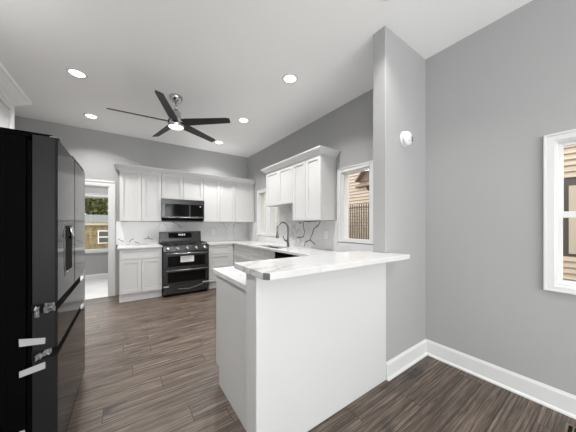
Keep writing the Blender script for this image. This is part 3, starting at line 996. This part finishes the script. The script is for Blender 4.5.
# tape over the front gaps near the far edge, and film along the top edge
for za, zb in ((0.865, 0.945), (0.620, 0.700)):
    b = MB(); b.box(0.0003, 0.0016, FW - 0.10, FW - 0.02, za, zb); b.build('tape_strip', M_tape, fg)
b = MB(); b.box(-0.030, 0.004, 0.002, 0.05, 1.7905, 1.797); b.build('plastic_film', M_film, fg)
b = MB(); b.box(-0.02, 0.004, 0.40, 0.90, 1.7905, 1.795); b.build('plastic_film', M_film, fg)

# ------------------------------------------------------------------ ceiling fan
cf = thing('ceiling_fan', 'five-blade black ceiling fan with nickel hub and round lamp', 'fan', (0.546, 3.41, HC))
b = MB(); b.lathe([(0.0, 0.0), (0.082, 0.0), (0.084, -0.012), (0.078, -0.035), (0.055, -0.062), (0.020, -0.072), (0.0, -0.072)], 32); b.build('canopy', M_chrome, cf)
b = MB(); b.lathe([(0.0, -0.06), (0.0125, -0.06), (0.0125, -0.20), (0.0, -0.20)], 16); b.build('downrod', M_chrome, cf)
b = MB(); b.lathe([(0.0, -0.165), (0.022, -0.165), (0.030, -0.185), (0.056, -0.205), (0.060, -0.22), (0.060, -0.275), (0.085, -0.29), (0.097, -0.305), (0.099, -0.35), (0.0, -0.35)], 36); b.build('motor', M_chrome, cf)
b = MB(); b.lathe([(0.0, -0.35), (0.098, -0.35), (0.102, -0.36), (0.102, -0.400), (0.096, -0.406), (0.0, -0.406)], 36); lr = b.build('light_ring', M_chrome, cf)
b = MB(); b.lathe([(0.0, -0.404), (0.088, -0.404), (0.087, -0.410), (0.070, -0.416), (0.04, -0.419), (0.0, -0.420)], 36); b.build('light_lens', M_lens, lr)
for k in range(5):
    a = math.radians(32 + 72 * k)
    b = MB()
    # blade along local x, pitched about x
    out = [(0.085, -0.050), (0.14, -0.062), (0.70, -0.046), (0.745, -0.030), (0.735, 0.046), (0.14, 0.062), (0.085, 0.050)]
    vs = b.prism(out, -0.004, 0.004)
    bmesh.ops.rotate(b.bm, verts=vs, cent=(0, 0, 0), matrix=Matrix.Rotation(math.radians(-17), 3, 'X'))
    o = b.build('blade', M_blade, cf, 0.001)
    o.location = (0, 0, -0.345)
    o.rotation_euler = (0, 0, a)
area_light('fan_lamp', (0.546, 3.41, HC - 0.43), (0, 0, 0), 0.17, 0.17, FAN_W, (1, 0.985, 0.96), 'DISK')

# ------------------------------------------------------------------ recessed lamps
lamp0 = thing('recessed_light', 'round recessed ceiling lamp', 'ceiling lamp', (0, 0, HC), 0, 'recessed ceiling lamps')
b = MB(); b.lathe([(0.068, 0.0), (0.092, 0.0), (0.090, -0.004), (0.070, -0.007), (0.068, 0.0)], 36); b.build('trim_ring', M_trim, lamp0)
b = MB(); b.lathe([(0.0, -0.001), (0.069, -0.001), (0.069, -0.005), (0.0, -0.0055)], 36); b.build('diffuser', M_lamp, lamp0)
spots = [(-0.459, 3.52, 'round recessed ceiling lamp between fan and fridge'),
         (-0.459, 4.775, 'round recessed ceiling lamp before the doorway'),
         (1.575, 2.217, 'round recessed ceiling lamp above the peninsula, nearer the room than the fan'),
         (1.575, 3.53, 'round recessed ceiling lamp level with the fan on the sink side'),
         (1.575, 4.77, 'round recessed ceiling lamp close to the kitchen corner, below a fan blade tip'),
         (1.575, 0.95, 'round recessed ceiling lamp by the top of the partition'),
         (-0.459, 2.22, 'round recessed ceiling lamp over the walkway before the fridge')]
for i, (x, y, lab) in enumerate(spots):
    o = lamp0 if i == 0 else copy_tree(lamp0)
    o.location = (x, y, HC)
    o['label'] = lab
    area_light('recessed_lamp_light', (x, y, HC - 0.012), (0, 0, 0), 0.13, 0.13, LAMP_W if y > 2 else LAMP_N, (1, 0.985, 0.96), 'DISK', 128 if y > 2 else 105)
for x, y in ((-0.459, 0.2), (1.575, -0.6), (-0.459, -1.4), (1.575, -2.0)):  # extra lamps added out of view to fill the room with light
    o = copy_tree(lamp0)
    o.location = (x, y, HC)
    o['label'] = 'unseen round recessed lamp added over the dining end as fill'
    area_light('recessed_lamp_light', (x, y, HC - 0.012), (0, 0, 0), 0.13, 0.13, LAMP_N, (1, 0.985, 0.96), 'DISK', 128)

o = copy_tree(lamp0)  # hidden lamp added to brighten the back room
o.location = (-0.5, 6.4, HC)
o['label'] = 'unseen round recessed lamp added to brighten the room beyond the doorway'
area_light('recessed_lamp_light', (-0.5, 6.4, HC - 0.012), (0, 0, 0), 0.13, 0.13, 18, (1, 0.985, 0.96), 'DISK', 128)

# ------------------------------------------------------------------ small fittings
al = thing('smoke_alarm', 'round white alarm on the grey partition wall', 'alarm', (2.125, SY0, 2.128))
b = MB(); b.lathe([(0.0, 0.0), (0.072, 0.0), (0.074, -0.008), (0.072, -0.016), (0.0, -0.016)], 36, axis='y'); b.build('mounting_plate', M_plastic, al)
b = MB(); b.lathe([(0.0, -0.015), (0.064, -0.015), (0.065, -0.04), (0.058, -0.052), (0.03, -0.056), (0.0, -0.056)], 36, axis='y'); b.build('cover', M_plastic, al)
b = MB(); b.lathe([(0.0, -0.055), (0.011, -0.055), (0.011, -0.060), (0.0, -0.060)], 16, (-0.012, 0, -0.02), axis='y'); b.build('test_button', M_plastic, al)
b = MB(); b.box(0.036, 0.050, -0.0575, -0.050, -0.026, 0.020); b.build('sounder_slot', M_slot, al)
b = MB(); b.box(0.052, 0.060, -0.0545, -0.046, -0.026, 0.014); b.build('pull_tab', M_yellow, al)


def outlet(label, loc, rz):
    r = thing('wall_outlet', label, 'outlet', loc, rz, 'wall outlets')
    b = MB(); b.box(-0.038, 0.038, -0.006, 0, -0.060, 0.060); b.build('cover_plate', M_plastic, r, 0.002)
    for zz in (-0.024, 0.024):
        b = MB(); b.box(-0.017, 0.017, -0.009, -0.005, zz - 0.016, zz + 0.016); s_ = b.build('socket', M_plastic, r, 0.002)
        b = MB(); b.box(-0.009, -0.006, -0.0098, -0.0085, zz - 0.006, zz + 0.008); b.box(0.006, 0.009, -0.0098, -0.0085, zz - 0.006, zz + 0.006); b.build('slot', M_slot, s_)
    return r


outlet('white wall outlet on the backsplash beside the narrow window', (BSX, 2.60, 1.175), -H90)
outlet('white wall outlet on the backsplash between range and corner', (1.66, Y5, 1.16), 0)

fr_ = thing('floor_register', 'dark metal floor register set in the planks by the baseboard', 'floor vent', (2.36, 0.205, 0))
b = MB(); b.box(-0.06, -0.048, -0.31, 0, 0, 0.006); b.box(0.048, 0.06, -0.31, 0, 0, 0.006); b.box(-0.048, 0.048, -0.012, 0, 0, 0.006); b.box(-0.048, 0.048, -0.31, -0.298, 0, 0.006); b.build('frame', M_brass, fr_, 0.001)
b = MB(); b.box(-0.048, 0.048, -0.298, -0.012, 0.0005, 0.001); b.build('duct_opening', M_seal, fr_)
for k in range(9):
    b = MB(); b.box(-0.048, 0.048, -0.285 + k * 0.031, -0.277 + k * 0.031, 0.001, 0.005); b.build('louver', M_brass, fr_)

# ------------------------------------------------------------------ outside
mb = MB(); mb.box(XR + WT + 0.01, 40, -30, 40, -0.5, -0.4); mb.box(-40, XR + WT + 0.01, YN + WT + 0.01, 40, -0.5, -0.4)
struct('ground', mb, M_soil, 'bare ground outside the house')

nb = thing('neighbour_house', 'tan lap-sided house seen through the kitchen and dining windows', 'house', (7.0, 0, -0.4))
b = MB()
lap = 0.115
n = 62
for i in range(n):                                          # overlapping boards of the siding
    z = i * lap
    if z > 5.6:
        break
    yb0 = 0.70 if 1.10 <= z + 0.02 < 2.62 else -6.0
    v = [(-0.040, yb0, z), (0.0, yb0, z), (0.0, yb0, z + lap), (-0.003, yb0, z + lap), (-0.040, 14.5, z), (0.0, 14.5, z), (0.0, 14.5, z + lap), (-0.003, 14.5, z + lap)]
    vs = [b.bm.verts.new(p) for p in v]
    for q in ((0, 1, 2, 3), (7, 6, 5, 4), (0, 4, 5, 1), (1, 5, 6, 2), (2, 6, 7, 3), (3, 7, 4, 0)):
        b.bm.faces.new([vs[k] for k in q])
b.box(0.0, 3.0, -6.0, 14.5, 0, 5.6)
b.build('siding', M_siding, nb)
b = MB(); b.box(-0.012, 0.0, -6.0, 0.70, 1.10, 2.64); b.build('dark_wall_band', M_brown, nb)
wn = MB(); wn.box(-0.05, 0, 0.47, 0.56, 1.18, 2.48); wn.box(-0.05, 0, -0.65, -0.56, 1.18, 2.48); wn.box(-0.05, 0, -0.56, 0.47, 2.39, 2.48); wn.box(-0.05, 0, -0.56, 0.47, 1.18, 1.27)
wn.box(-0.045, 0, -0.56, 0.47, 1.80, 1.86)
wf = wn.build('window_frame', M_cream, nb)
b = MB(); b.box(-0.020, -0.014, -0.56, 0.47, 1.27, 2.39); b.build('pane', M_dglass, wf)
# small bracketed awning on the house
b = MB()
b.prism([(5.42, 3.27), (5.42, 3.31), (4.95, 3.85), (4.48, 3.31), (4.48, 3.27), (4.95, 3.79)], -0.30, 0.0, axis='x')
b.prism([(5.40, 3.28), (4.95, 3.80), (4.50, 3.28)], -0.10, 0.0, axis='x')
aw = b.build('awning', M_awning, nb)
b = MB(); b.box(-0.12, 0, 4.40, 5.55, 3.10, 3.15); b.build('ledge', M_awning, aw)
for yy in (4.70, 5.04):
    b = MB(); b.prism([(0.0, 3.10), (-0.16, 3.10), (0.0, 2.92)], yy - 0.04, yy + 0.04, axis='y'); b.build('bracket', M_fence, aw)

fc = thing('metal_fence', 'dark metal picket fence before the tan siding', 'fence', (6.4, 0, -0.4))
b = MB(); b.box(-0.02, 0.02, 2.6, 9.0, 2.29, 2.32); b.build('top_rail', M_fence, fc)
b = MB(); b.box(-0.02, 0.02, 2.6, 9.0, 0.25, 0.29); b.build('bottom_rail', M_fence, fc)
pk = MB(); pk.box(-0.011, 0.011, -0.011, 0.011, 0, 2.43); pk0 = pk.build('picket', M_fence, fc)
for i in range(70):
    o = pk0 if i == 0 else pk0.copy()
    if i:
        C.objects.link(o)
    o.location = (0, 2.62 + i * 0.0915, 0)

# ochre building, trees beyond the far window
ob = thing('ochre_building', 'ochre stone outbuilding seen through the window beyond the doorway', 'building', (-1.5, 14.0, -0.4))
b = MB(); b.box(-4.5, 4.5, 0, 4.0, 0, 1.78); b.build('wall', M_ochre, ob)
b = MB(); b.box(-4.6, 4.6, -0.10, 0.05, 1.72, 1.86); b.build('cornice', M_cream, ob)
b = MB(); b.prism([(-0.15, 1.86), (4.1, 1.86), (4.1, 2.0), (2.0, 2.28)], -4.6, 4.6, axis='x'); b.build('roof', M_roof, ob)
b = MB(); b.box(0.40, 1.00, -0.03, 0.01, 0.86, 1.47); wf = b.build('window_frame', M_trim, ob)
b = MB(); b.box(0.44, 0.96, -0.04, -0.03, 1.19, 1.43); b.box(0.44, 0.96, -0.04, -0.03, 0.90, 1.14); b.build('pane', M_brown, wf)


def tree(label, x, y, h, r, seed):
    t = thing('leafy_tree', label, 'tree', (x, y, -0.4), 0, 'trees behind the ochre building')
    rnd = random.Random(seed)
    b = MB(); b.tube([(0, 0, 0), (0.05, 0.02, h * 0.3), (-0.03, 0.04, h * 0.7)], 0.14, 10, [0.18, 0.13, 0.06])
    for k in range(5):
        a = k * 1.3
        b.tube([(0, 0, h * (0.25 + 0.07 * k)), (math.cos(a) * r * 0.6, math.sin(a) * r * 0.6, h * (0.45 + 0.08 * k))], 0.05, 6, [0.06, 0.02])
    b.build('trunk', M_bark, t)
    b = MB()
    for k in range(4200):
        while True:
            p = Vector((rnd.uniform(-1, 1), rnd.uniform(-1, 1), rnd.uniform(-1, 1)))
            if 0.25 < p.length < 1:
                break
        c = Vector((p.x * r, p.y * r, h * 0.58 + p.z * h * 0.46))
        s = rnd.uniform(0.09, 0.19)
        n_ = Vector((rnd.uniform(-1, 1), rnd.uniform(-1, 1), rnd.uniform(-0.2, 1))).normalized()
        a_ = n_.orthogonal().normalized(); b_ = n_.cross(a_)
        vs = [b.bm.verts.new(c + a_ * s), b.bm.verts.new(c + b_ * s * 0.5), b.bm.verts.new(c - a_ * s), b.bm.verts.new(c - b_ * s * 0.5 + n_ * s * 0.2)]
        b.bm.faces.new(vs)
    b.build('foliage', M_leaf, t)


tree('leafy tree rising behind the ochre building, nearest the door casing', 1.45, 21.6, 4.6, 1.25, 1)
tree('leafy tree rising behind the ochre building above its small window', -1.5, 21.8, 5.2, 1.25, 2)
tree('leafy tree rising behind the ochre building on the fridge side', -4.45, 21.6, 4.8, 1.25, 3)
